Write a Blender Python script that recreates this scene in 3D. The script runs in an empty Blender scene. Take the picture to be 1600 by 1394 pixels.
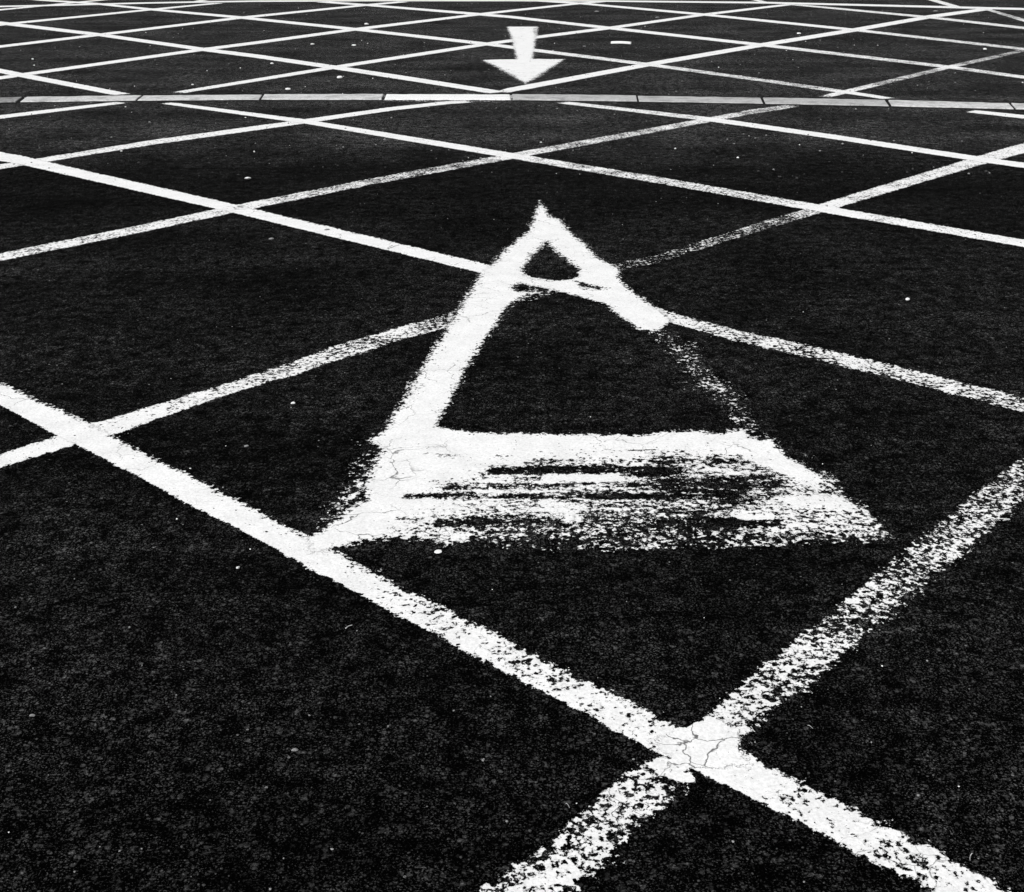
import bpy, bmesh, math, random
import numpy as np
from mathutils import Vector

random.seed(7)
rng = np.random.default_rng(7)
S = bpy.context.scene
COL = S.collection

# ------------------------------------------------------------------ camera
H = 1.5                      # eye height (m)
F = 1900.0                   # focal length in photograph pixels (1600 wide)
CX, CY, HORIZON = 800.0, 697.0, -110.0
PITCH = math.atan2(CY - HORIZON, F)
SINP, COSP = math.sin(PITCH), math.cos(PITCH)

cam_data = bpy.data.cameras.new('camera')
cam = bpy.data.objects.new('camera', cam_data)
COL.objects.link(cam)
cam.location = (0, 0, H)
cam.rotation_euler = (math.pi / 2 - PITCH, 0, 0)
cam_data.sensor_fit = 'HORIZONTAL'
cam_data.sensor_width = 36.0
cam_data.lens = F / 1600 * 36.0
cam_data.clip_start = 0.05
cam_data.clip_end = 3000
S.camera = cam


def ground(x, y, z=0.0):
    """the point on the level z seen at photograph pixel (x, y): the survey of the car park"""
    dx, dy = (x - CX) / F, (y - CY) / F
    fy = COSP - SINP * dy
    fz = -SINP - COSP * dy
    s = -(H - z) / fz
    return (dx * s, fy * s)


# ------------------------------------------------------------------ helpers
def tag(o, label, cat, group=None):
    o['label'] = label
    o['category'] = cat
    if group:
        o['group'] = group
    return o


def structure(o):
    o['kind'] = 'structure'
    return o


def link_mesh(name, verts, faces, mat, attrs=None, smooth=False, centre=True):
    """one mesh object whose origin sits at its own base"""
    v = np.array(verts, dtype=float)
    c = np.zeros(3)
    if centre:
        c = np.array([v[:, 0].mean(), v[:, 1].mean(), v[:, 2].min()])
    me = bpy.data.meshes.new(name)
    me.from_pydata((v - c).tolist(), [], faces)
    me.update()
    for k, a in (attrs or {}).items():
        at = me.attributes.new(k, 'FLOAT', 'POINT')
        at.data.foreach_set('value', np.array(a, dtype=np.float32))
    if mat:
        for m in (mat if isinstance(mat, (list, tuple)) else [mat]):
            me.materials.append(m)
    if smooth:
        for p in me.polygons:
            p.use_smooth = True
    o = bpy.data.objects.new(name, me)
    o.location = c
    COL.objects.link(o)
    return o


# ------------------------------------------------------------------ materials
class NT:
    """small node-tree writer"""
    def __init__(self, name):
        self.m = bpy.data.materials.new(name)
        self.m.use_nodes = True
        self.t = self.m.node_tree
        self.t.nodes.clear()
        self.out = self.t.nodes.new('ShaderNodeOutputMaterial')

    def n(self, kind, **kw):
        nd = self.t.nodes.new(kind)
        for k, v in kw.items():
            setattr(nd, k, v)
        return nd

    def set(self, sock, v):
        if v is None:
            return
        if hasattr(v, 'is_output'):
            self.t.links.new(v, sock)
        else:
            sock.default_value = v

    def math(self, op, a, b=None, c=None, clamp=False):
        nd = self.n('ShaderNodeMath', operation=op, use_clamp=clamp)
        self.set(nd.inputs[0], a)
        if b is not None:
            self.set(nd.inputs[1], b)
        if c is not None:
            self.set(nd.inputs[2], c)
        return nd.outputs[0]

    def rng(self, v, a, b, c=0.0, d=1.0, clamp=True, smooth=False):
        nd = self.n('ShaderNodeMapRange', clamp=clamp)
        if smooth:
            nd.interpolation_type = 'SMOOTHSTEP'
        self.set(nd.inputs[0], v)
        for i, q in enumerate((a, b, c, d)):
            self.set(nd.inputs[i + 1], q)
        return nd.outputs[0]

    def pos(self, scale=(1, 1, 1)):
        g = self.n('ShaderNodeNewGeometry')
        if scale == (1, 1, 1):
            return g.outputs['Position']
        v = self.n('ShaderNodeVectorMath', operation='MULTIPLY')
        self.set(v.inputs[0], g.outputs['Position'])
        v.inputs[1].default_value = scale
        return v.outputs[0]

    def noise(self, vec, scale, detail=3.0, rough=0.5, dist=0.0):
        nd = self.n('ShaderNodeTexNoise')
        self.set(nd.inputs['Vector'], vec)
        nd.inputs['Scale'].default_value = scale
        nd.inputs['Detail'].default_value = detail
        nd.inputs['Roughness'].default_value = rough
        nd.inputs['Distortion'].default_value = dist
        return nd.outputs['Fac']

    def voronoi(self, vec, scale, feature='F1', rand=1.0):
        nd = self.n('ShaderNodeTexVoronoi', feature=feature)
        self.set(nd.inputs['Vector'], vec)
        nd.inputs['Scale'].default_value = scale
        nd.inputs['Randomness'].default_value = rand
        return nd

    def grey(self, v):
        nd = self.n('ShaderNodeCombineColor')
        for i in range(3):
            self.set(nd.inputs[i], v)
        return nd.outputs[0]

    def bump(self, height, strength, distance, normal=None):
        nd = self.n('ShaderNodeBump')
        nd.inputs['Strength'].default_value = strength
        nd.inputs['Distance'].default_value = distance
        self.set(nd.inputs['Height'], height)
        if normal is not None:
            self.set(nd.inputs['Normal'], normal)
        return nd.outputs[0]

    def bsdf(self, color, rough, spec=0.5, normal=None):
        b = self.n('ShaderNodeBsdfPrincipled')
        self.set(b.inputs['Base Color'], color)
        self.set(b.inputs['Roughness'], rough)
        self.set(b.inputs['Specular IOR Level'], spec)
        if normal is not None:
            self.set(b.inputs['Normal'], normal)
        return b.outputs[0]

    def finish(self, sh):
        self.t.links.new(sh, self.out.inputs['Surface'])
        return self.m


def relief(w):
    """height of the stones and pits of the wearing course, shared by asphalt and paint"""
    p = w.pos()
    warp = w.n('ShaderNodeVectorMath', operation='MULTIPLY_ADD')
    nz = w.n('ShaderNodeTexNoise')
    w.set(nz.inputs['Vector'], p)
    nz.inputs['Scale'].default_value = 60
    nz.inputs['Detail'].default_value = 2
    w.set(warp.inputs[0], nz.outputs['Color'])
    warp.inputs[1].default_value = (0.012, 0.012, 0.0)
    w.set(warp.inputs[2], p)
    vs = w.voronoi(warp.outputs[0], 95)
    stones = w.math('SUBTRACT', 1.0, vs.outputs['Distance'])
    fine = w.noise(p, 260, 4, 0.65)
    mid = w.noise(p, 38, 3, 0.6)
    h = w.math('ADD', w.math('MULTIPLY', stones, 0.45), w.math('MULTIPLY', fine, 0.8))
    h = w.math('ADD', h, w.math('MULTIPLY', mid, 0.9))
    return h, vs, fine, mid


def asphalt_material():
    w = NT('asphalt')
    p = w.pos()
    h, vs, fine, mid = relief(w)
    sep = w.n('ShaderNodeSeparateColor')
    w.set(sep.inputs[0], vs.outputs['Color'])
    # single chippings: mostly bitumen black, some grey stone faces with dark seams between
    def chips(scale, power, lo):
        v = w.voronoi(p, scale)
        sc = w.n('ShaderNodeSeparateColor')
        w.set(sc.inputs[0], v.outputs['Color'])
        face = w.rng(v.outputs['Distance'], 0.25, 0.62, 1.0, 0.0)
        return w.math('MULTIPLY', w.math('POWER', w.rng(sc.outputs[0], lo, 1.0, 0.0, 1.0), power), face)
    grain = w.math('POWER', w.rng(w.noise(p, 230, 2, 0.7), 0.53, 0.72, 0.0, 1.0), 1.2)
    grain2 = w.math('POWER', w.rng(w.noise(p, 75, 4, 0.8), 0.525, 0.70, 0.0, 1.0), 1.3)
    coarse = w.rng(w.noise(p, 15, 6, 0.8), 0.40, 0.62, 0.30, 1.45)
    big = w.rng(w.noise(p, 1.3, 5, 0.62), 0.35, 0.65, 0.50, 1.45)
    a = w.math('ADD', w.math('MULTIPLY', chips(150, 3.0, 0.3), 0.050), w.math('MULTIPLY', grain, 0.085))
    a = w.math('ADD', a, w.math('MULTIPLY', chips(85, 4.0, 0.3), 0.050))
    a = w.math('ADD', a, w.math('MULTIPLY', grain2, 0.045))
    grain3 = w.rng(w.noise(p, 26, 5, 0.85), 0.53, 0.68, 0.0, 1.0)
    a = w.math('ADD', a, w.math('MULTIPLY', grain3, 0.016))
    a = w.math('MULTIPLY', a, coarse)
    a = w.math('MAXIMUM', w.math('MULTIPLY_ADD', a, 1.70, -0.0142), 0.0002)
    a = w.math('MULTIPLY', a, big)
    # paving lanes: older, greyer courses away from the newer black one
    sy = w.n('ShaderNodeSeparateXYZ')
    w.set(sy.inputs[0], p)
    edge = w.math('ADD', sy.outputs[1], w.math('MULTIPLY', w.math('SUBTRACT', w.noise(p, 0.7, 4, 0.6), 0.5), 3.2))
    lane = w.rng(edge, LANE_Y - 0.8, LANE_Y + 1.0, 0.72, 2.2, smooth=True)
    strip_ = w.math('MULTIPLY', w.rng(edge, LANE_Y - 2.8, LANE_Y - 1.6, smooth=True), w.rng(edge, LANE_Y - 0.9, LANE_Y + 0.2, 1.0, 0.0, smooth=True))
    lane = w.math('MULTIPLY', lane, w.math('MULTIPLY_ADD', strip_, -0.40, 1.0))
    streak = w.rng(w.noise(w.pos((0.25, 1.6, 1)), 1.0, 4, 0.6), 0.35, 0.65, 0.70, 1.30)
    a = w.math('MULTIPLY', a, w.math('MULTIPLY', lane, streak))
    # small quartz specks
    vq = w.voronoi(p, 55)
    sq = w.n('ShaderNodeSeparateColor')
    w.set(sq.inputs[0], vq.outputs['Color'])
    speck = w.math('MULTIPLY', w.math('GREATER_THAN', sq.outputs[1], 0.991), w.math('LESS_THAN', vq.outputs['Distance'], 0.16))
    a = w.math('ADD', a, w.math('MULTIPLY', speck, 0.16))
    nrm = w.bump(h, 0.9, 0.008)
    return w.finish(w.bsdf(w.grey(a), w.rng(fine, 0.3, 0.7, 0.65, 0.95), 0.01, nrm))


def paint_material():
    """worn white road paint: present where the coverage of the surface beats the grain of the road"""
    w = NT('worn_white_paint')
    p = w.pos()
    at = w.n('ShaderNodeAttribute', attribute_name='cover')
    st = w.n('ShaderNodeAttribute', attribute_name='streak')
    cov = at.outputs['Fac']
    n1 = w.noise(p, 52, 5, 0.62, 0.25)
    vs = w.voronoi(p, 74)
    pit = w.rng(vs.outputs['Distance'], 0.05, 0.55, 1.0, 0.0)
    sc = w.n('ShaderNodeSeparateColor')
    w.set(sc.inputs[0], vs.outputs['Color'])
    pit = w.math('MULTIPLY', pit, w.rng(sc.outputs[0], 0.35, 1.0, 0.0, 1.0))
    n2 = w.noise(p, 170, 3, 0.7)
    lowf = w.noise(p, 7.5, 3, 0.55)
    n = w.math('ADD', w.math('MULTIPLY', n1, 0.95), w.math('MULTIPLY', n2, 0.46))
    n = w.math('ADD', n, w.math('MULTIPLY', lowf, 0.42))
    n = w.math('ADD', n, w.math('MULTIPLY', pit, 0.26))
    n = w.math('MULTIPLY_ADD', w.math('SUBTRACT', n, 0.893), 3.5, 0.5)
    ns = w.noise(w.pos((7, 36, 1)), 1.0, 5, 0.62)
    ns = w.math('ADD', ns, w.math('MULTIPLY', w.math('SUBTRACT', n2, 0.5), 0.35))
    ns = w.math('MULTIPLY_ADD', w.math('SUBTRACT', ns, 0.5), 3.6, 0.5)
    mixn = w.n('ShaderNodeMix', data_type='FLOAT')
    w.set(mixn.inputs[0], st.outputs['Fac'])
    w.set(mixn.inputs[2], n)
    w.set(mixn.inputs[3], ns)
    d = w.math('SUBTRACT', cov, mixn.outputs[0])
    alpha = w.rng(d, -0.02, 0.06, 0.0, 1.0, smooth=True)
    # hairline cracks in the thick paint
    wn = w.n('ShaderNodeTexNoise')
    w.set(wn.inputs['Vector'], p)
    wn.inputs['Scale'].default_value = 16
    wn.inputs['Detail'].default_value = 4
    wv = w.n('ShaderNodeVectorMath', operation='MULTIPLY_ADD')
    w.set(wv.inputs[0], wn.outputs['Color'])
    wv.inputs[1].default_value = (0.09, 0.09, 0)
    w.set(wv.inputs[2], p)
    ck = w.voronoi(wv.outputs[0], 7.5, 'DISTANCE_TO_EDGE').outputs['Distance']
    crk = w.n('ShaderNodeAttribute', attribute_name='crackle')
    where = w.rng(w.noise(p, 3.2, 3, 0.5), 0.50, 0.64)
    crack = w.math('MULTIPLY', w.rng(ck, 0.003, w.math('MULTIPLY_ADD', crk.outputs['Fac'], 0.004, 0.012), 1.0, 0.0), w.math('MAXIMUM', where, crk.outputs['Fac']))
    tint = w.rng(w.noise(p, 150, 4, 0.7), 0.30, 0.62, 0.66, 0.88)
    tint = w.math('MULTIPLY', tint, w.rng(w.noise(p, 9, 3, 0.6), 0.3, 0.6, 0.90, 1.0))
    pin = w.rng(w.noise(p, 120, 2, 0.5), 0.245, 0.285, 0.25, 1.0)
    tint = w.math('MULTIPLY', tint, pin)
    tint = w.math('MULTIPLY', tint, w.rng(d, 0.0, 0.22, 0.62, 1.0))
    tint = w.math('MULTIPLY', tint, w.math('SUBTRACT', 1.0, w.math('MULTIPLY', crack, 0.85)))
    h, _, _, _ = relief(w)
    nrm = w.bump(h, 0.16, 0.004)
    sh = w.bsdf(w.grey(tint), 0.75, 0.2, nrm)
    tr = w.n('ShaderNodeBsdfTransparent')
    mx = w.n('ShaderNodeMixShader')
    w.set(mx.inputs[0], alpha)
    w.set(mx.inputs[1], tr.outputs[0])
    w.set(mx.inputs[2], sh)
    return w.finish(mx.outputs[0])


def concrete_material(name, base, stain=0.35, dirt=0.62):
    w = NT(name)
    p = w.pos()
    a = w.rng(w.noise(p, 30, 6, 0.7), 0.3, 0.7, base * (1 - stain), base * (1 + stain * 0.6))
    a = w.math('MULTIPLY', a, w.rng(w.noise(p, 5.5, 6, 0.7), 0.36, 0.52, dirt, 1.0))
    pit = w.rng(w.noise(p, 140, 3, 0.6), 0.33, 0.42, 0.25, 1.0)
    a = w.math('MULTIPLY', a, pit)
    nrm = w.bump(w.noise(p, 110, 5, 0.7), 0.5, 0.004)
    return w.finish(w.bsdf(w.grey(a), 0.85, 0.2, nrm))


def plain_material(name, base, rough=0.7, var=0.3, scale=60, spec=0.3):
    w = NT(name)
    p = w.pos()
    a = w.rng(w.noise(p, scale, 4, 0.65), 0.3, 0.7, base * (1 - var), base * (1 + var))
    nrm = w.bump(w.noise(p, scale * 4, 4, 0.65), 0.4, 0.002)
    return w.finish(w.bsdf(w.grey(a), rough, spec, nrm))


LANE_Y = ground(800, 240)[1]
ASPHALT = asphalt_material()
PAINT = paint_material()
TAR = plain_material('bitumen_joint', 0.004, 0.8, 0.4, 40, 0.1)
QUARTZ = plain_material('white_quartz', 0.75, 0.55, 0.15, 90)
PALE = plain_material('pale_stone', 0.22, 0.7, 0.3, 90)
DARK = plain_material('dark_grit', 0.035, 0.75, 0.4, 90)
DRY = plain_material('dry_straw', 0.40, 0.7, 0.25, 90)
WHITEWOOD = plain_material('white_painted_wood', 0.82, 0.5, 0.06, 30)

# ------------------------------------------------------------------ ground
def axis(fine0, fine1, n, far):
    return [-far, -60] + list(np.linspace(fine0, fine1, n)) + [60, far]

xs = axis(-14, 14, 15, 900)
ys = [-900, -40] + list(np.linspace(-4, 40, 23)) + [90, 900]
gv, gf = [], []
for y in ys:
    for x in xs:
        gv.append((x, y, 0))
for j in range(len(ys) - 1):
    for i in range(len(xs) - 1):
        a = j * len(xs) + i
        gf.append((a, a + 1, a + 1 + len(xs), a + len(xs)))
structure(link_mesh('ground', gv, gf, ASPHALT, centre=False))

# ------------------------------------------------------------------ painted lines
ROW = (-0.5, -0.12, 0.0, 0.10, 0.22, 0.36, 0.5, 0.64, 0.78, 0.90, 1.0, 1.12, 1.5)


def interp(pts, x):
    px = [q[0] for q in pts]
    return float(np.interp(x, px, [q[1] for q in pts]))


def strip(name, top, bot, cover, far_soft, near_soft, z, extend=(0, 0), cuts=(0.5, 0.5)):
    """a band of paint between its far edge and its near edge. cover: (x, coverage) along it"""
    x0 = min(top[0][0], bot[0][0]); x1 = max(top[-1][0], bot[-1][0])
    def edge(pts, x):
        if x < pts[0][0]:
            a, b = pts[0], pts[1]
        elif x > pts[-1][0]:
            a, b = pts[-2], pts[-1]
        else:
            return interp(pts, x)
        return a[1] + (b[1] - a[1]) * (x - a[0]) / (b[0] - a[0])
    N = max(24, int((x1 - x0) / 9))
    fars, nears, cv = [], [], []
    for i in range(N + 1):
        x = x0 + (x1 - x0) * i / N
        fars.append(np.array(ground(x, edge(top, x))))
        nears.append(np.array(ground(x, edge(bot, x))))
        cv.append(interp(cover, x))
    # square the sampling: pair near and far points straight across the band
    mid = [(a + b) / 2 for a, b in zip(fars, nears)]
    L, R = [], []
    for i in range(N + 1):
        t = mid[min(i + 1, N)] - mid[max(i - 1, 0)]
        t /= np.linalg.norm(t)
        nrm = np.array([-t[1], t[0]])
        if np.dot(nrm, fars[i] - nears[i]) < 0:
            nrm = -nrm
        w = abs(np.dot(nrm, fars[i] - nears[i]))
        L.append((mid[i], nrm, w, t))
    def shifted(k, s, d):
        m, nn, w, t = L[k]
        return (m + t * s * d, nn, w, t)
    if extend[0]:
        L.insert(0, shifted(0, -1, extend[0])); cv.insert(0, cv[0])
    if extend[1]:
        L.append(shifted(len(L) - 1, 1, extend[1])); cv.append(cv[-1])
    verts, faces, att = [], [], []
    K = len(ROW)
    dist = [0.0]
    for i in range(1, len(L)):
        dist.append(dist[-1] + np.linalg.norm(L[i][0] - L[i - 1][0]))
    tot = dist[-1]
    for i, (m, nn, w, t) in enumerate(L):
        for u in ROW:
            q = m + nn * (u - 0.5) * w
            verts.append((q[0], q[1], z))
            dn, df = u * w, (1 - u) * w
            c = 1.25 * min(dn / near_soft, df / far_soft) + 0.28
            if not extend[0]:
                c = min(c, dist[i] / 0.02 + 0.1)
            if not extend[1]:
                c = min(c, (tot - dist[i]) / 0.02 + 0.1)
            worn = cv[i] if cv[i] < 1.1 else 1.1 + (cv[i] - 1.1) * 4.5
            att.append(max(-0.6, min(c, worn)))
    for i in range(len(L) - 1):
        for k in range(K - 1):
            a = i * K + k
            f = (a, a + 1, a + 1 + K, a + K)
            faces.append(f)
    o = link_mesh(name, verts, faces, PAINT, {'cover': att, 'streak': [0.0] * len(att)})
    up = o.data.polygons[0].normal.z
    if up < 0:
        o.data.flip_normals()
    return o


def line(label, pts, cover=((0, 1.2),), soft=(0.022, 0.014), z=0.003, extend=(0, 0)):
    """pts: (x, y, vertical thickness) along the middle of the line"""
    top = [(x, y - t / 2) for x, y, t in pts]
    bot = [(x, y + t / 2) for x, y, t in pts]
    o = strip('painted_line', top, bot, cover, soft[0], soft[1], z, extend)
    return tag(o, label, 'painted line', 'white lines painted on the asphalt')


ZA, ZB = 0.0024, 0.0012
E2 = 2.0

# the near bay grid, lines falling towards the lower right
o = strip('painted_line',
    [(0, 596), (140, 661), (280, 735), (420, 805), (520, 858), (607, 906), (689, 946), (765, 985), (844, 1028), (900, 1054),
     (957, 1081), (1037, 1120), (1090, 1142), (1156, 1172), (1234, 1214), (1319, 1257), (1375, 1284), (1459, 1325), (1537, 1366), (1600, 1398)],
    [(0, 634), (87, 681), (175, 726), (245, 763), (315, 801), (385, 836), (450, 871), (506, 904), (562, 932), (624, 966), (664, 987),
     (731, 1023), (773, 1046), (855, 1088), (922, 1123), (985, 1158), (1020, 1175), (1076, 1204), (1153, 1239), (1194, 1262), (1244, 1288),
     (1303, 1317), (1344, 1341), (1397, 1369), (1450, 1394), (1600, 1472)],
    [(0, 1.22), (480, 1.18), (560, 1.14), (640, 1.06), (672, .88), (690, 1.04), (745, .98), (770, .78), (790, .96), (900, .92), (1000, .88), (1050, 1.2), (1140, 1.2), (1200, 1.12), (1230, .94), (1300, 1.06), (1380, 1.0), (1600, .98)],
    0.034, 0.009, ZA, (1.5, .6))
tag(o, 'thickest white line, crossing the foreground under the foot of the big letter A', 'painted line', 'white lines painted on the asphalt')

line('white line entering the big letter A as its thin crossbar, speckled beyond it',
     [(0, 245, 15), (40, 252.5, 14.5), (370, 327.5, 14.5), (750, 419, 17), (830, 440, 16), (960, 466, 17), (1049, 497, 17), (1150, 525, 19), (1262, 550, 21), (1450, 596, 23), (1600, 634, 25)],
     [(0, 1.22), (760, 1.22), (830, 1.1), (900, .95), (960, .9), (1049, .86), (1100, .74), (1200, .72), (1300, .74), (1450, .72), (1600, .70)],
     (0.026, 0.014), ZA, (E2, 1.2))
line('long white line above the peak of the big letter A, patched at its crossings',
     [(257, 161, 4.5), (475, 190, 7), (800, 244, 9.5), (1040, 284, 11), (1280, 326, 12), (1600, 381, 12)],
     [(257, 1.22), (780, 1.22), (840, 1.05), (880, .84), (1000, .76), (1200, .78), (1255, 1.15), (1320, 1.2), (1360, 1.02), (1600, 1.15)],
     (0.022, 0.016), ZA, (0, E2))
line('crisp white line starting at the kerb to the right of the painted-over stone',
     [(875, 160, 4.5), (990, 173, 5.5), (1110, 187, 7), (1300, 214, 7.5), (1535, 250, 8.5), (1600, 259, 8.5)],
     [(875, 1.15), (980, .98), (1080, 1.0), (1110, 1.2), (1600, 1.22)], (0.02, 0.016), ZA, (0, E2))
line('short line end on the near side of the kerb at the right edge',
     [(1515, 174, 5), (1600, 183, 6)], [(0, 1.2)], (0.02, 0.016), ZA, (0, E2))

# the near bay grid, lines rising towards the upper right
o = strip('painted_line',
    [(740, 1395), (775, 1368), (845, 1319), (915, 1263), (992, 1198), (1050, 1158), (1104, 1114), (1153, 1076), (1171, 1058), (1255, 987), (1358, 908), (1423, 848), (1487, 800), (1552, 748), (1600, 713)],
    [(740, 1531), (895, 1393), (932, 1356), (974, 1320), (1034, 1271), (1080, 1231), (1156, 1160), (1213, 1116), (1242, 1094), (1287, 1052), (1339, 1007), (1416, 943), (1442, 916), (1487, 881), (1520, 849), (1552, 822), (1600, 783)],
    [(740, .80), (850, .73), (960, .66), (1030, .64), (1046, .5), (1058, -.4), (1078, -.4), (1090, .9), (1140, .80), (1200, .62), (1300, .63), (1400, .58), (1500, .60), (1600, .58)],
    0.020, 0.055, ZB, (.6, 1.5))
tag(o, 'most broken white line, beside the worn corner of the big letter A', 'painted line', 'white lines painted on the asphalt')
o = strip('painted_line',
    [(0, 709), (87, 682), (140, 662), (210, 642), (297, 616), (385, 590), (472, 560), (533, 537), (616, 514), (700, 490), (830, 451), (966, 411), (1033, 397), (1120, 369), (1280, 319), (1400, 283), (1535, 242), (1600, 223)],
    [(0, 733), (115, 697), (175, 681), (245, 656), (315, 632), (367, 614), (455, 589), (533, 563), (616, 535), (695, 514), (830, 470), (983, 420), (1033, 410), (1120, 382), (1280, 334), (1400, 298), (1535, 258), (1600, 240)],
    [(0, 1.18), (240, 1.1), (300, 1.0), (360, .9), (420, .72), (480, .74), (540, .72), (580, .62), (620, .98), (650, .78), (700, .58), (760, .30), (960, .28), (1010, .34), (1120, .42), (1240, .48), (1265, .9), (1300, 1.12), (1340, .92), (1450, .95), (1600, 1.1)],
    0.022, 0.018, ZB, (1.5, E2))
tag(o, 'white line passing under the big letter, nearly rubbed out beyond its peak', 'painted line', 'white lines painted on the asphalt')
line('evenly speckled white line ending against the kerb, next line above the big letter A',
     [(0, 402, 13), (175, 367, 13), (370, 326, 12), (575, 285, 10.5), (800, 244, 9.5), (920, 222, 9), (1110, 187, 8), (1180, 174, 7.5), (1245, 164.5, 6)],
     [(0, .86), (200, .88), (320, .95), (370, 1.2), (430, .9), (500, .72), (600, .66), (760, .62), (795, 1.1), (830, 1.0), (870, .70), (1000, .68), (1080, .82), (1120, .9), (1160, .68), (1245, .72)],
     (0.024, 0.024), ZB, (E2, 0))
line('white line curving in to touch the painted-over kerb stone',
     [(0, 261, 8), (60, 251.5, 8), (240, 222.5, 8), (475, 190, 7), (610, 170.5, 6), (700, 160.5, 5), (735, 158.5, 4)],
     [(0, .95), (60, 1.0), (120, .98), (400, 1.15), (735, 1.2)], (0.022, 0.018), ZB, (E2, 0))
line('short white line meeting the near side of the kerb at the left edge',
     [(0, 183, 6), (100, 171, 5.2), (193, 160, 4)], [(0, 1.15)], (0.02, 0.016), ZB, (E2, 0))

# beyond the kerb, lines falling towards the lower right
line('thick short line stopping at the far side of the kerb by the left edge',
     [(0, 111, 7.5), (32, 117.5, 7.5), (193, 148.5, 7.5)], [(0, 1.22)], (0.022, 0.02), ZA, (E2, 0))
line('long white line ending at the kerb just below the tip of the painted arrow',
     [(0, 36, 5), (12, 37.5, 5), (155, 54.5, 5), (317, 77.5, 5.5), (400, 88, 6), (522, 105.5, 6.5), (650, 125, 7), (780, 145.5, 7)],
     [(0, 1.22)], (0.022, 0.02), ZA, (E2, 0))
line('white line crossing the shaft of the painted arrow, fading before the kerb',
     [(20, -4, 2.4), (65, 0.3, 2.6), (150, 6, 3), (237, 15, 3.4), (375, 27.5, 4), (555, 46, 4.6), (760, 69, 5), (837, 79, 5), (1012, 101, 5), (1200, 127, 5), (1320, 144, 5.2), (1393, 155, 4.6)],
     [(0, 1.22), (850, 1.15), (930, .95), (1020, 1.1), (1080, .85), (1280, .72), (1310, 1.15), (1393, 1.15)],
     (0.022, 0.02), ZA)
line('white line passing just above the loose white stick, behind the painted arrow',
     [(500, 2.8, 2.8), (572, 8, 3.2), (749, 22.5, 4), (800, 27, 4), (952, 44, 4.4), (1190, 70.5, 4.6), (1482, 105, 5), (1600, 121, 5)],
     [(500, 1.22), (1200, 1.2), (1300, .92), (1460, .86), (1482, 1.2), (1510, .8), (1560, .82), (1585, 1.1), (1600, 1.1)], (0.022, 0.02), ZA, (0, E2))
line('second line down from the far boundary line on the upper right side',
     [(847, 1.8, 2.6), (907, 5.5, 3), (1100, 23, 3.6), (1335, 47, 4), (1600, 77, 4)],
     [(847, 1.22), (1340, 1.15), (1420, .92), (1600, .82)], (0.022, 0.02), ZA, (0, E2))
line('line branching off the far boundary line nearest the upper right corner',
     [(1237, 7, 2.6), (1450, 27, 3.6), (1600, 44, 4)], [(0, 1.15), (1600, 1.0)], (0.022, 0.02), ZA, (0, E2))

# beyond the kerb, lines rising towards the upper right
line('white line from the left edge running clear behind the top of the arrow shaft',
     [(0, 122, 5.2), (45, 115.5, 5), (317, 77.5, 4.6), (400, 67, 4.6), (555, 46, 4.4), (749, 22.5, 3.6), (800, 16.7, 3.4), (905, 5.5, 2.8), (945, 2.2, 2.4)],
     [(0, 1.2)], (0.022, 0.02), ZB, (E2, 0))
line('third rising line from the far left corner, beyond the kerb',
     [(0, 73, 4), (155, 54.5, 4), (375, 28, 3.6), (572, 8, 3), (635, 2.4, 2.4)], [(0, 1.2)], (0.022, 0.02), ZB, (E2, 0))
line('second rising line from the far left corner, beyond the kerb',
     [(0, 39, 3.4), (12, 37.5, 3.4), (237, 15, 2.8), (345, 4.6, 2.2)], [(0, 1.2)], (0.022, 0.02), ZB, (E2, 0))
line('rising line cutting the far left corner, topmost of all',
     [(0, 15.5, 2.4), (72, 8.6, 2.2), (150, 1, 2), (190, -3, 2)], [(0, 1.15)], (0.022, 0.02), ZB, (E2, 0))
line('white line starting short of the kerb on the left and running under the arrow shaft',
     [(275, 145.5, 4.6), (400, 125.3, 5), (522, 105.5, 5.2), (760, 69, 5), (837, 58.5, 4.6), (952, 44, 4.4), (1100, 23, 3.8), (1200, 11, 3.2), (1240, 6.4, 2.8)],
     [(275, 1.1), (400, 1.15), (520, 1.2)], (0.022, 0.02), ZB)
line('thick white line rising from the kerb beside the arrow tip to the far boundary',
     [(783, 145, 7), (800, 140.5, 8), (1012, 101, 6.8), (1190, 70.5, 6.2), (1335, 47, 6), (1455, 26, 5.6), (1547, 13.5, 4.4)],
     [(0, 1.22)], (0.022, 0.02), ZB)
line('faint broken white line rising from the kerb with a bright spot where lines cross',
     [(1286, 152, 6), (1320, 144, 6.8), (1362, 134, 6.6), (1482, 105, 5.6), (1560, 88, 5), (1600, 78, 5)],
     [(1286, .95), (1310, 1.15), (1335, 1.1), (1362, .84), (1372, .58), (1430, .66), (1465, .62), (1476, 1.15), (1490, 1.1), (1500, .62), (1550, .60), (1585, .52), (1600, .52)],
     (0.03, 0.03), ZB, (0, E2))
line('far boundary line running along the whole top of the car park',
     [(0, 10.5, 2.4), (75, 8.8, 2.4), (150, 7, 2.4), (225, 5.1, 2.4), (300, 3.6, 2.4), (400, 2.1, 2.4), (600, 1.2, 2.4), (800, 1.2, 2.4), (950, 2, 2.5), (1050, 3, 2.7), (1200, 4.6, 2.9), (1400, 9.5, 3.1), (1600, 14.5, 3.4)],
     [(0, 1.22)], (0.022, 0.02), 0.0036, (E2, E2))
line('short thick line joining the far boundary from beyond at the upper right',
     [(1430, -8, 5), (1455, -0.5, 5), (1494, 11, 5.4)], [(0, 1.1)], (0.03, 0.03), ZA, (1.0, 0))
line('greyish worn line leaving the far boundary at the upper right corner',
     [(1541, 14.5, 3.4), (1575, 24.5, 4.6), (1600, 32, 5)], [(1541, .95), (1562, .70), (1585, .64), (1600, .95)], (0.03, 0.03), ZA, (0, E2))
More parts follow.
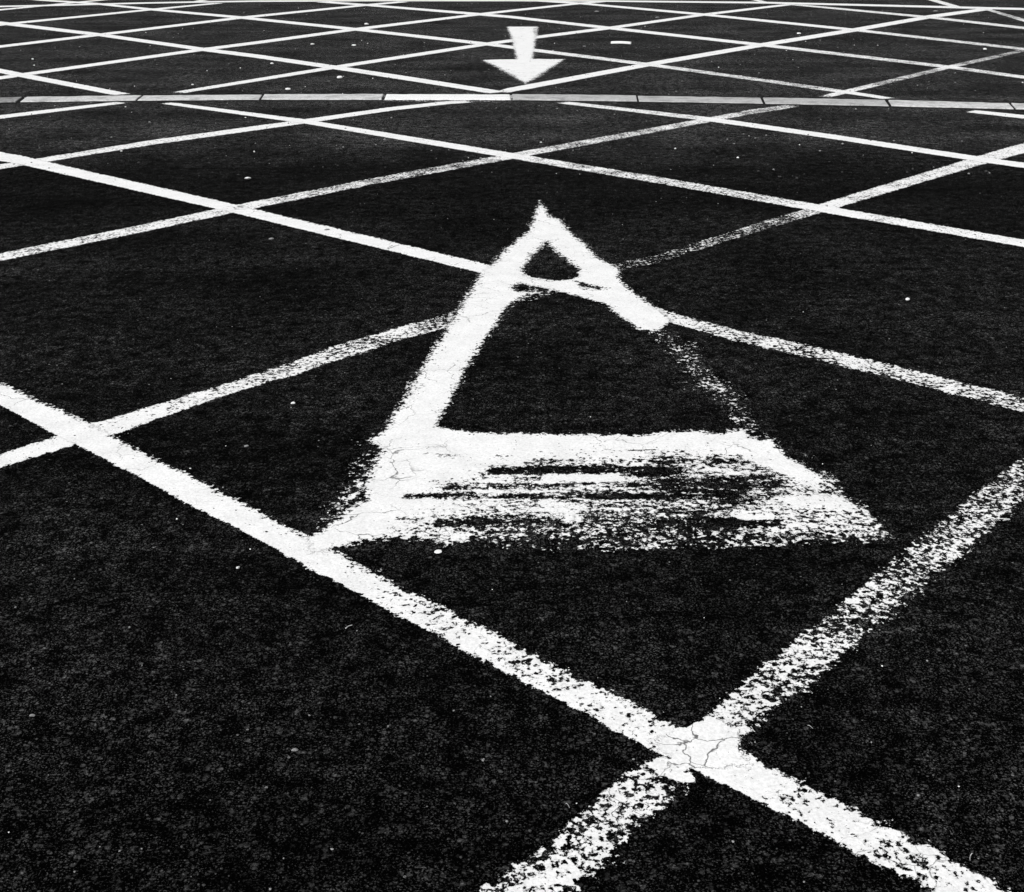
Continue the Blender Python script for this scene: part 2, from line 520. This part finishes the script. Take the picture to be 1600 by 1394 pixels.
line('stub of line beyond the far boundary, above the left half',
     [(298, 4.5, 3), (320, 0, 3), (340, -4, 3)], [(0, 1.1)], (0.03, 0.03), ZA)
line('stub of line beyond the far boundary, above the right half',
     [(1160, -5, 3), (1180, 0, 3.2), (1196, 4, 3.2)], [(0, 1.1)], (0.03, 0.03), ZA)


# ------------------------------------------------------------------ painted figures with free outlines
def seg_dist(P, A, B):
    d = B - A
    L2 = (d ** 2).sum() + 1e-12
    t = np.clip(((P - A) @ d) / L2, 0, 1)
    return np.sqrt(((P - A - t[:, None] * d) ** 2).sum(1))


def inside(P, poly):
    c = np.zeros(len(P), bool)
    n = len(poly)
    for i in range(n):
        a, b = poly[i], poly[(i + 1) % n]
        cond = (a[1] > P[:, 1]) != (b[1] > P[:, 1])
        xx = (b[0] - a[0]) * (P[:, 1] - a[1]) / (b[1] - a[1] + 1e-15) + a[0]
        c ^= cond & (P[:, 0] < xx)
    return c


def sdist(P, poly):
    d = np.full(len(P), 1e9)
    for i in range(len(poly)):
        d = np.minimum(d, seg_dist(P, poly[i], poly[(i + 1) % len(poly)]))
    return np.where(inside(P, poly), d, -d)


def to_ground(pts):
    return np.array([ground(x, y) for x, y in pts])


def figure(name, z, step, polys, holes, soft, wear, fill, streaks, margin=0.12, cap=1.62, cracks=()):
    """polys/holes: outlines; soft: list of (x, y, radius m, softness) plus a default first;
    wear / fill / streaks: strokes (x0, y0, x1, y1, half width m, amount)"""
    G = [to_ground(p) for p in polys]
    allp = np.vstack(G)
    lo, hi = allp.min(0) - margin, allp.max(0) + margin
    nx = int((hi[0] - lo[0]) / step[0]) + 1
    ny = int((hi[1] - lo[1]) / step[1]) + 1
    X, Y = np.meshgrid(np.linspace(lo[0], hi[0], nx), np.linspace(lo[1], hi[1], ny))
    P = np.stack([X.ravel(), Y.ravel()], 1)
    sd = np.full(len(P), -1e9)
    for g in G:
        sd = np.maximum(sd, sdist(P, g))
    for h in holes:
        sd = np.minimum(sd, -sdist(P, to_ground(h)))
    s = np.full(len(P), soft[0])
    for x, y, r, v in soft[1:]:
        q = np.array(ground(x, y))
        wgt = np.exp(-((P - q) ** 2).sum(1) / r ** 2)
        s = s * (1 - wgt) + v * wgt
    cov = 1.3 * sd / s + 0.40
    def strokes(lst):
        tot = np.zeros(len(P))
        for x0, y0, x1, y1, r, a in lst:
            d = seg_dist(P, np.array(ground(x0, y0)), np.array(ground(x1, y1)))
            tot += a * np.exp(-(d / r) ** 2)
        return tot
    level = np.full(len(P), cap)
    for x0, y0, x1, y1, r, v in wear:
        d = seg_dist(P, np.array(ground(x0, y0)), np.array(ground(x1, y1)))
        wgt = np.exp(-(d / r) ** 4)
        level = level * (1 - wgt) + v * wgt
    cov = np.minimum(cov, level)
    if fill:
        extra = np.full(len(P), -1.0)
        for x0, y0, x1, y1, r, a in fill:
            d = seg_dist(P, np.array(ground(x0, y0)), np.array(ground(x1, y1)))
            extra = np.maximum(extra, a * np.exp(-(d / r) ** 2) - 0.9 * (1 - np.exp(-(d / (1.6 * r)) ** 2)))
        cov = np.maximum(cov, extra)
    cov = np.clip(cov, -0.6, cap)
    stv = np.clip(strokes(streaks), 0, 1) if streaks else np.zeros(len(P))
    C = cov.reshape(ny, nx)
    idx = -np.ones(nx * ny, int)
    faces = []
    used = []
    for j in range(ny - 1):
        for i in range(nx - 1):
            if max(C[j, i], C[j, i + 1], C[j + 1, i], C[j + 1, i + 1]) < -0.30:
                continue
            q = (j * nx + i, j * nx + i + 1, (j + 1) * nx + i + 1, (j + 1) * nx + i)
            for k in q:
                if idx[k] < 0:
                    idx[k] = len(used); used.append(k)
            faces.append(tuple(int(idx[k]) for k in q))
    verts = [(P[k, 0], P[k, 1], z) for k in used]
    at = {'cover': cov[used], 'streak': stv[used]}
    if cracks:
        at['crackle'] = np.clip(strokes(cracks), 0, 1)[used]
    return link_mesh(name, verts, faces, PAINT, at)


# the big A: measured on an enlargement (2.403 x, from 450, 300)
def za(pts):
    return [(450 + x / 2.403, 300 + y / 2.403) for x, y in pts]

A_legs = za([(945, 32), (918, 105), (903, 145), (860, 178), (800, 232), (760, 275), (722, 305), (690, 360), (640, 440), (592, 510), (552, 580), (508, 648),
             (452, 730), (400, 830), (352, 895), (300, 935), (345, 985), (310, 1040), (280, 1105), (288, 1155), (215, 1195), (125, 1262), (70, 1310),
             (60, 1370), (180, 1342), (262, 1322), (420, 1300), (620, 1330), (560, 880), (610, 790), (690, 640), (745, 560), (790, 490), (828, 432),
             (856, 412), (905, 388), (1010, 374), (1100, 400), (1190, 424), (1240, 470), (1318, 522), (1400, 524), (1442, 488), (1400, 446),
             (1340, 408), (1262, 350), (1240, 290), (1170, 250), (1110, 190), (1062, 150), (1026, 104), (988, 95)])
A_holes = [za([(972, 190), (1000, 228), (1050, 262), (1088, 296), (1082, 322), (1050, 331), (985, 336), (935, 330), (893, 318), (890, 292), (928, 235)]),
           za([(850, 362), (876, 343), (940, 358), (985, 376), (940, 383), (900, 378), (862, 378)]),
           za([(1085, 338), (1130, 350), (1190, 364), (1150, 372), (1110, 366)])]
# the broad worn base: (2.667 x, from 850, 480)
def zb(pts):
    return [(850 + x / 2.667, 480 + y / 2.667) for x, y in pts]

A_base = za([(540, 878), (700, 905), (900, 910)]) + zb([(0, 528), (250, 533), (400, 535), (540, 520), (620, 512), (740, 530), (800, 512), (845, 505), (872, 545), (960, 565), (1000, 600),
             (1030, 625), (1100, 668), (1135, 700), (1200, 742), (1320, 826), (1395, 900), (1455, 968), (1400, 985), (1200, 987), (900, 1000), (500, 1006), (300, 1012), (0, 1016)]) \
         + za([(820, 1338), (560, 1318), (420, 1304), (300, 1312), (350, 1000)])

def wz(x0, y0, x1, y1, r, a):          # strokes on the left enlargement
    (p, q), (s, t) = za([(x0, y0), (x1, y1)])
    return (p, q, s, t, r, a)

def wb(x0, y0, x1, y1, r, a):          # strokes on the right enlargement
    (p, q), (s, t) = zb([(x0, y0), (x1, y1)])
    return (p, q, s, t, r, a)

wear = [
    # the scuffed lower part of the base, then streaks scraped nearly clean, then patches that held
    wz(860, 1130, 1562, 1130, .15, .74), wb(60, 800, 1000, 800, .33, .56), wb(1000, 900, 1350, 925, .12, .72), wz(560, 1270, 1562, 1280, .14, .58),
    wz(440, 1290, 620, 1290, .07, .85), wz(620, 1120, 900, 1110, .10, .84), wb(0, 990, 1300, 985, .07, .50),
    wz(780, 1047, 1350, 1047, .026, .10), wz(940, 1020, 1500, 1005, .030, .66), wz(450, 1145, 880, 1145, .022, .30), wz(600, 1112, 1050, 1106, .020, .50),
    wz(900, 1150, 1562, 1140, .024, .46), wz(520, 1215, 1100, 1190, .024, .82), wz(560, 1245, 1562, 1242, .030, .34), wz(700, 1330, 1562, 1340, .04, .30),
    wz(520, 985, 620, 998, .016, .72), wz(790, 995, 805, 998, .014, .3), wz(650, 1000, 700, 1010, .02, 1.0),
    wb(20, 680, 430, 682, .020, .16), wb(430, 690, 500, 690, .036, .04), wb(500, 640, 900, 652, .050, .48), wb(540, 745, 930, 735, .050, .24), wb(570, 785, 760, 785, .032, .26),
    wb(210, 792, 500, 790, .020, .18), wb(0, 745, 180, 745, .018, .42), wb(640, 905, 960, 900, .028, .14), wb(380, 865, 640, 860, .026, .42), wb(0, 915, 640, 905, .03, .38),
    wb(500, 960, 720, 950, .05, .34), wb(200, 960, 460, 955, .03, .40),
    wb(30, 720, 280, 715, .024, 1.15), wb(20, 820, 120, 880, .03, 1.0), wb(1050, 810, 1250, 815, .050, 1.10), wb(820, 880, 930, 880, .016, 1.2), wb(680, 680, 820, 700, .02, .75),
    wb(930, 640, 1100, 700, .05, 1.5), wb(700, 580, 960, 600, .03, 1.3), wb(220, 600, 620, 606, .012, .80), wb(1200, 890, 1330, 890, .04, .80),
    # thin skin of the legs
    wz(560, 600, 440, 780, .05, 1.10), wz(690, 640, 590, 830, .05, 1.05), wz(330, 1000, 250, 1180, .04, 1.1), wz(905, 395, 1010, 385, .03, .8),
]
fill = [
    wb(480, 110, 560, 190, .070, .42), wb(560, 190, 640, 270, .075, .44), wb(640, 270, 760, 380, .080, .38), wb(760, 380, 820, 470, .065, .38), wb(820, 470, 870, 510, .06, .44),
    wb(820, 370, 830, 390, .03, .35), wb(610, 150, 640, 175, .03, .34),
    wz(860, 408, 900, 392, .04, .62), wz(880, 345, 940, 372, .02, .30), wz(480, 690, 540, 640, .04, .42), wz(330, 960, 240, 1170, .07, .34), wz(140, 1240, 280, 1100, .05, .45),
    wz(1100, 340, 1180, 368, .02, .5),
    wb(1170, 690, 1200, 745, .03, .5), wb(1035, 600, 1095, 625, .03, .36), wb(860, 520, 960, 556, .04, .3),
]
streaks = [wz(480, 1150, 1562, 1110, .22, .30), wb(-50, 760, 1000, 800, .25, .18), wz(640, 640, 430, 900, .12, .18)]
big = figure('painted_letter', 0.0036, (0.014, 0.016), [A_legs, A_base], A_holes,
             [0.055, (840, 330, .35, .05), (1040, 500, .25, .03), (715, 672, .25, .035), (960, 680, .5, .04), (905, 440, .25, .03), (840, 480, .3, .04), (640, 850, .2, .06), (1150, 700, .3, .05), (1300, 790, .3, .06)],
             wear, fill, streaks, cracks=[wz(420, 950, 400, 1090, .05, .9), wz(600, 960, 660, 960, .05, .7), wz(210, 1220, 270, 1285, .06, 1.0), wz(760, 360, 700, 480, .08, .6)])
tag(big, 'big white painted letter A with thick left leg, broken right leg and scuffed broad base', 'painted letter')

arrow_pts = [(791, 42), (841, 42), (840, 55), (838, 62), (836, 76), (833, 92.5), (883, 93), (868, 103), (852, 114), (838, 123), (820.5, 131.5), (803, 121), (786, 112), (770, 103), (752, 94.3), (775, 93.4), (806, 92.8), (803, 80), (800, 67), (797, 56)]
arrow = figure('painted_arrow', 0.0036, (0.02, 0.05), [arrow_pts], [], [0.07, (850, 113, .7, .13), (785, 110, .7, .11), (839, 60, .8, .09)],
               [(838, 44, 839, 54, .07, .75)], [], [], margin=0.2)
tag(arrow, 'solid white painted arrow pointing at the kerb, beyond the big letter A', 'painted arrow')

patch_pts = [(1003, 1194), (1022, 1184), (1042, 1184), (1020, 1174), (1010, 1158), (1044, 1148), (1075, 1136), (1098, 1128), (1104, 1120), (1122, 1124), (1150, 1143), (1156, 1160), (1160, 1176), (1170, 1200), (1120, 1205), (1075, 1204), (1087, 1214), (1087, 1226), (1070, 1230), (1040, 1220), (1015, 1206)]
patch = figure('paint_patch', 0.0048, (0.006, 0.006), [patch_pts], [], [0.010, (1160, 1185, .06, .03), (1015, 1165, .05, .03)], [], [], [], margin=0.03, cracks=[(1070, 1160, 1110, 1185, .12, 1.2)])
tag(patch, 'fresh cracked blob of white paint over the nearest crossing of two lines', 'paint patch')
splash_pts = [(602, 149.2), (640, 147.6), (700, 146.4), (745, 146), (790, 147.6), (800, 149), (805, 157), (760, 159), (700, 160.2), (650, 158.6), (604, 158.2)]
splash = figure('paint_overspray', 0.0030, (0.03, 0.05), [splash_pts], [], [0.13], [(640, 147, 800, 147, .2, .25), (602, 158.5, 800, 159.5, .25, .40)], [], [], margin=0.25)
tag(splash, 'white overspray on the asphalt around the painted kerb stone', 'paint patch')

# ------------------------------------------------------------------ kerb
joints = [-160, 33, 218, 409, 600, 799, 996, 1192, 1388, 1582, 1780]
mids = [(-160, 159.8), (0, 157), (33, 156.4), (218, 153.8), (409, 152.6), (600, 152.4), (799, 152.8), (996, 154.8), (1192, 158), (1388, 162), (1582, 167), (1780, 172.6)]
thick = [(-160, 7), (33, 7.2), (218, 7.4), (409, 7.2), (600, 7.8), (799, 7.8), (996, 8.2), (1192, 8.6), (1388, 8.4), (1582, 8.0), (1780, 8)]
KT = 0.010
GAPS = [.008, .022, .009, .010, .014, .012, .009, .011, .015, .012, .008]
SKEW = [0, -.03, -.03, -.015, -.01, .004, .006, .012, .016, .02, 0]
G1 = concrete_material('dirty_concrete', 0.30, 0.5)
G2 = concrete_material('pale_concrete', 0.60, 0.30)
G3 = concrete_material('grey_concrete', 0.46, 0.28)
G4 = concrete_material('whitened_concrete', 0.84, 0.08, 0.93)
stone_mat = [G1, G2, G2, G2, G4, G3, G3, G3, G2, G2]
stone_label = ['dirty grey kerb stone at the left end of the row, its end rounded', 'kerb stone where a thick short line stops, second in the row',
               'pale kerb stone between the two unpainted line ends on the left', 'pale kerb stone next to the painted-over one, away from the arrow side',
               'kerb stone painted over white, straight below the arrow', 'grey kerb stone joining the white painted one under the arrow tip',
               'grey kerb stone in the middle of the plain right-hand run', 'grey kerb stone where two faint lines meet it from both sides',
               'pale kerb stone after the faint crossing, shadowed on its far edge', 'last kerb stone in the row at the right edge']


def kerb_quad(x0, x1):
    out = []
    for x in (x0, x1):
        m, t = interp(mids, x), interp(thick, x)
        out.append((ground(x, m + t / 2), ground(x, m - t / 2)))
    return out


for k in range(len(joints) - 1):
    (n0, f0), (n1, f1) = kerb_quad(joints[k], joints[k + 1])
    n0, f0, n1, f1 = map(np.array, (n0, f0, n1, f1))
    d = (n1 - n0) / np.linalg.norm(n1 - n0)
    ga, gb = GAPS[k], GAPS[k + 1]
    n0 = n0 + d * (ga + SKEW[k]); f0 = f0 + d * (ga - SKEW[k]); n1 = n1 - d * (gb - SKEW[k + 1]); f1 = f1 - d * (gb + SKEW[k + 1])
    bm = bmesh.new()
    tz = KT + random.uniform(-.003, .003)
    NS = 14
    wav = lambda a: random.uniform(-a, a)
    rim_n, rim_f = [], []
    for q in range(NS + 1):
        t = q / NS
        a, b = n0 + (n1 - n0) * t, f0 + (f1 - f0) * t
        rim_n.append((a[0], a[1] + wav(.010), tz + wav(.0012)))
        rim_f.append((b[0], b[1] + wav(.010), tz + wav(.0012)))
    ring = rim_n + rim_f[::-1]
    hi = [bm.verts.new(p) for p in ring]
    lo = [bm.verts.new((p[0], p[1], -0.10)) for p in ring]
    bm.faces.new(lo[::-1])
    for q in range(NS):
        bm.faces.new((hi[q], hi[q + 1], hi[2 * NS - q], hi[2 * NS + 1 - q]))
    for q in range(len(ring)):
        r = (q + 1) % len(ring)
        bm.faces.new((lo[q], lo[r], hi[r], hi[q]))
    bmesh.ops.recalc_face_normals(bm, faces=bm.faces)
    bm.normal_update()
    hs = set(hi)
    top_edges = [e for e in bm.edges if all(v in hs for v in e.verts) and any(abs(f.normal.z) < .5 for f in e.link_faces)]
    bmesh.ops.bevel(bm, geom=top_edges, offset=0.009, segments=3, profile=0.6, affect='EDGES')
    c = (n0 + f0 + n1 + f1) / 4
    bmesh.ops.translate(bm, verts=bm.verts, vec=(-c[0], -c[1], 0))
    me = bpy.data.meshes.new('kerb_stone')
    bm.to_mesh(me); bm.free()
    me.materials.append(stone_mat[k])
    o = bpy.data.objects.new('kerb_stone', me)
    o.location = (c[0], c[1], 0)
    COL.objects.link(o)
    tag(o, stone_label[k], 'kerb stone', 'kerb stones in the row across the car park')

# poured bitumen joint the stones are bedded in
bv, bf = [], []
for x in np.linspace(-170, 1790, 50):
    m, t = interp(mids, x), interp(thick, x)
    a, b = np.array(ground(x, m + t / 2)), np.array(ground(x, m - t / 2))
    wob = lambda: random.uniform(-.012, .012)
    bv += [(a[0], a[1] - .07 + wob(), .0006), (b[0], b[1] + .10 + wob(), .0006)]
for i in range(49):
    bf.append((2 * i, 2 * i + 2, 2 * i + 3, 2 * i + 1))
structure(link_mesh('kerb_joint', bv, bf, TAR, centre=False))


# ------------------------------------------------------------------ small loose things
def stone_mesh(name, rx, ry, rz, seed, sub=2):
    r = random.Random(seed)
    bm = bmesh.new()
    bmesh.ops.create_icosphere(bm, subdivisions=sub, radius=1)
    dirs = [Vector((r.gauss(0, 1), r.gauss(0, 1), r.gauss(0, 1))).normalized() for _ in range(7)]
    cut = [r.uniform(.62, .95) for _ in dirs]
    for v in bm.verts:
        for d, c in zip(dirs, cut):
            t = v.co.dot(d)
            if t > c:
                v.co -= d * (t - c)
        v.co.x *= rx; v.co.y *= ry; v.co.z *= rz
        v.co.z += rz * .62
    me = bpy.data.meshes.new(name)
    bm.to_mesh(me); bm.free()
    return me


def pebble(x, y, rx, ry, rz, mat, label, rot=0.0, name='pebble', cat='pebble', group='loose pebbles on the asphalt', z=0.0):
    k = 0.42 if y < 150 else 0.75
    me = stone_mesh(name, rx * k, ry * k, rz * k, int(x * 7 + y))
    me.materials.append(mat)
    o = bpy.data.objects.new(name, me)
    g = ground(x, y)
    o.location = (g[0], g[1], z)
    o.rotation_euler = (0, 0, rot)
    COL.objects.link(o)
    return tag(o, label, cat, group)


pebble(1418, 469, .014, .012, .009, QUARTZ, 'lone white pebble to the right of the big letter A', .4)
pebble(685, 863, .016, .014, .004, QUARTZ, 'flat white flake just under the scuffed base of the big letter A', .2, 'paint_flake', 'paint flake', None)
pebble(372, 888, .007, .006, .005, QUARTZ, 'small white pebble below the thickest line', .9)
pebble(461, 1173, .011, .007, .004, PALE, 'flat pale chip alone on the dark asphalt in the foreground', .3)
pebble(51, 1119, .009, .005, .004, PALE, 'pale chip nearest the lower left edge', .1)
pebble(387, 280, .032, .018, .012, QUARTZ, 'white pebble under the line that ends on the painted kerb stone', .2)
pebble(511, 360, .022, .014, .008, PALE, 'grey stone between two lines, left of the peak of the letter A', .7)
pebble(424, 374, .020, .014, .007, PALE, 'flat grey stone below the line that becomes the crossbar', .4)
pebble(531, 122.5, .080, .05, .04, QUARTZ, 'white lump with a dark shadow beyond the kerb, left of the arrow', .3)
pebble(573, 38.5, .10, .06, .04, QUARTZ, 'white lump just above a line crossing, far left of the arrow', .1)
pebble(488, 70, .08, .05, .03, QUARTZ, 'white pebble under a far crossing, larger of the pair there', .5)
pebble(553, 71.5, .08, .045, .03, QUARTZ, 'white pebble level with its pair but nearer the arrow', .2)
pebble(450, 140, .07, .035, .025, QUARTZ, 'white pebble close behind the kerb, midway along its left half', .0)
pebble(425, 100, .06, .035, .025, QUARTZ, 'white pebble beside a falling line beyond the kerb', .0)
pebble(301, 133, .035, .025, .02, QUARTZ, 'white pebble near the start of the line that stops short of the kerb', .0)
pebble(51, 93, .04, .03, .02, QUARTZ, 'white pebble far left beyond the kerb', .0)
pebble(932, 18.5, .12, .06, .03, PALE, 'pale lump beyond the head of the arrow near the far boundary', .0)
pebble(1027, 28, .10, .06, .03, PALE, 'pale lump beside a line, right of the arrow near the far boundary', .0)
pebble(1248, 53, .09, .05, .03, QUARTZ, 'white pebble under the thick rising line at the upper right', .0)
pebble(1539, 77.5, .07, .045, .03, QUARTZ, 'white pebble by the fading line at the right edge', .0)
pebble(1462, 18, .13, .06, .03, PALE, 'pale lump just below the far boundary at the upper right', .0)
pebble(913, 73, .06, .04, .02, PALE, 'small pale pebble between the arrow and the loose white stick', .0)
pebble(385, 698, .010, .007, .005, PALE, 'pale pebble in the dark bay left of the big letter A', .3)
pebble(458, 631, .011, .009, .006, QUARTZ, 'white pebble in the dark bay close to the thick left leg', .3)


def tube(name, pts, radii, mat, sides=7):
    verts, faces = [], []
    n = len(pts)
    for i, (p, r) in enumerate(zip(pts, radii)):
        p = Vector(p)
        t = (Vector(pts[min(i + 1, n - 1)]) - Vector(pts[max(i - 1, 0)])).normalized()
        u = t.cross(Vector((0.13, .2, 1))).normalized()
        v = t.cross(u)
        for k in range(sides):
            a = 2 * math.pi * k / sides
            verts.append(tuple(p + u * math.cos(a) * r + v * math.sin(a) * r))
    for i in range(n - 1):
        for k in range(sides):
            a = i * sides + k; b = i * sides + (k + 1) % sides
            faces.append((a, b, b + sides, a + sides))
    faces.append(tuple(range(sides))[::-1])
    faces.append(tuple(range((n - 1) * sides, n * sides)))
    return link_mesh(name, verts, faces, mat, smooth=True)


def lying(name, px0, px1, r, mat, label, cat, bend=0.004, z=0.0, group=None):
    a, b = ground(*px0), ground(*px1)
    pts, rad = [], []
    for i in range(7):
        t = i / 6
        pts.append((a[0] + (b[0] - a[0]) * t, a[1] + (b[1] - a[1]) * t + math.sin(t * math.pi) * bend, z + r * .9 + abs(math.sin(t * 5)) * r * .5))
        rad.append(r * (1 - .55 * t))
    return tag(tube(name, pts, rad, mat), label, cat, group)


lying('twig', (540, 983), (551, 978), .0016, DRY, 'tiny pale twig on the dark asphalt below the thickest line', 'twig')
lying('straw', (1262, 1134), (1270, 1139), .0008, DRY, 'pale bit of straw right of the cracked paint blob', 'straw')
lying('straw', (884, 1256), (890, 1263), .0008, DRY, 'pale bit of straw left of the lower broken line', 'straw')

# the upright stalk by the lower right corner
g = ground(1516, 1345)
st = tube('dry_stalk', [(g[0], g[1], 0), (g[0] - .001, g[1] + .001, .006), (g[0] - .0006, g[1] + .001, .012), (g[0] + .001, g[1], .017)], [.0011, .001, .0009, .0005], DRY)
tag(st, 'dry stalk standing upright beside the thickest line at the lower right', 'stalk')

# white stick beyond the kerb: a flat lath with rounded edges
a, b = np.array(ground(955, 68.4)), np.array(ground(986, 69.3))
bm = bmesh.new()
bmesh.ops.create_cube(bm, size=1)
L = float(np.linalg.norm(b - a))
bmesh.ops.scale(bm, vec=(L, .055, .03), verts=bm.verts)
bmesh.ops.subdivide_edges(bm, edges=[e for e in bm.edges if abs(e.verts[0].co.x - e.verts[1].co.x) > .1], cuts=6)
for v in bm.verts:
    v.co.z += .016 + .006 * math.cos(v.co.x / L * 3)
    v.co.y *= 1 - .12 * (v.co.x / L)
bmesh.ops.bevel(bm, geom=[e for e in bm.edges], offset=.003, segments=1, affect='EDGES')
me = bpy.data.meshes.new('stick'); bm.to_mesh(me); bm.free()
me.materials.append(WHITEWOOD)
o = bpy.data.objects.new('stick', me)
m = (a + b) / 2
o.location = (m[0], m[1], 0)
o.rotation_euler = (0, 0, math.atan2(b[1] - a[1], b[0] - a[0]))
COL.objects.link(o)
tag(o, 'loose white stick lying in the bay right of the arrow', 'stick')

# loose grit, uncountable
gv, gf, gm = [], [], []
ICO = [(0, 0, 1), (.9, 0, .3), (.28, .85, .3), (-.72, .53, .3), (-.72, -.53, .3), (.28, -.85, .3), (.72, .53, -.4), (-.28, .85, -.4), (-.9, 0, -.4), (-.28, -.85, -.4), (.72, -.53, -.4)]
ICF = [(0, 1, 2), (0, 2, 3), (0, 3, 4), (0, 4, 5), (0, 5, 1), (1, 6, 2), (2, 7, 3), (3, 8, 4), (4, 9, 5), (5, 10, 1), (6, 7, 2), (7, 8, 3), (8, 9, 4), (9, 10, 5), (10, 6, 1)]
def add_grit(x, y, s, mi):
    base = len(gv)
    a = random.uniform(0, 6.28); ca, sa = math.cos(a), math.sin(a)
    sx, sy, sz = s * random.uniform(.7, 1.3), s * random.uniform(.6, 1.1), s * random.uniform(.4, .8)
    for p in ICO:
        q = (p[0] * sx * random.uniform(.8, 1.15), p[1] * sy * random.uniform(.8, 1.15), p[2] * sz)
        gv.append((x + q[0] * ca - q[1] * sa, y + q[0] * sa + q[1] * ca, max(0, q[2] + sz * .4)))
    for f in ICF:
        gf.append(tuple(base + k for k in f)); gm.append(mi)
for _ in range(6000):
    y = 1.2 + 10.8 * random.random() ** 1.5
    x = random.uniform(-1, 1) * (y * .5 + .8)
    r = random.random()
    add_grit(x, y, random.uniform(.0012, .0032), 0 if r < .025 else 1 if r < .11 else 2)
for _ in range(3500):
    y = random.uniform(8, 36)
    x = random.uniform(-1, 1) * (y * .5 + 1)
    r = random.random()
    add_grit(x, y, random.uniform(.004, .011), 0 if r < .05 else 1 if r < .25 else 2)
o = link_mesh('grit', gv, gf, [QUARTZ, PALE, DARK], centre=False)
o.data.polygons.foreach_set('material_index', gm)
o['kind'] = 'stuff'

# ------------------------------------------------------------------ light
SUN_EL, SUN_AZ = 44.0, -140.0          # azimuth measured from straight ahead, towards the right
W = bpy.data.worlds.new('World')
S.world = W
W.use_nodes = True
nt = W.node_tree
bg = nt.nodes['Background']
sky = nt.nodes.new('ShaderNodeTexSky')
sky.sky_type = 'NISHITA'
sky.sun_disc = False
sky.sun_elevation = math.radians(SUN_EL)
sky.sun_rotation = math.radians(SUN_AZ)
bw = nt.nodes.new('ShaderNodeRGBToBW')     # the photograph is black and white
nt.links.new(sky.outputs[0], bw.inputs[0])
nt.links.new(bw.outputs[0], bg.inputs['Color'])
bg.inputs['Strength'].default_value = 0.09

sun_data = bpy.data.lights.new('sun', 'SUN')
sun_data.energy = 3.2
sun_data.angle = math.radians(0.55)
sun_data.color = (1, 1, 1)
sun = bpy.data.objects.new('sun', sun_data)
COL.objects.link(sun)
el, az = math.radians(SUN_EL), math.radians(SUN_AZ)
direction = Vector((math.sin(az) * math.cos(el), math.cos(az) * math.cos(el), math.sin(el)))
sun.rotation_euler = direction.to_track_quat('Z', 'Y').to_euler()
sun.location = (4, 10, 12)

S.view_settings.view_transform = 'Standard'
S.view_settings.look = 'None'
S.view_settings.exposure = 0.36
S.view_settings.gamma = 1
S.render.film_transparent = False
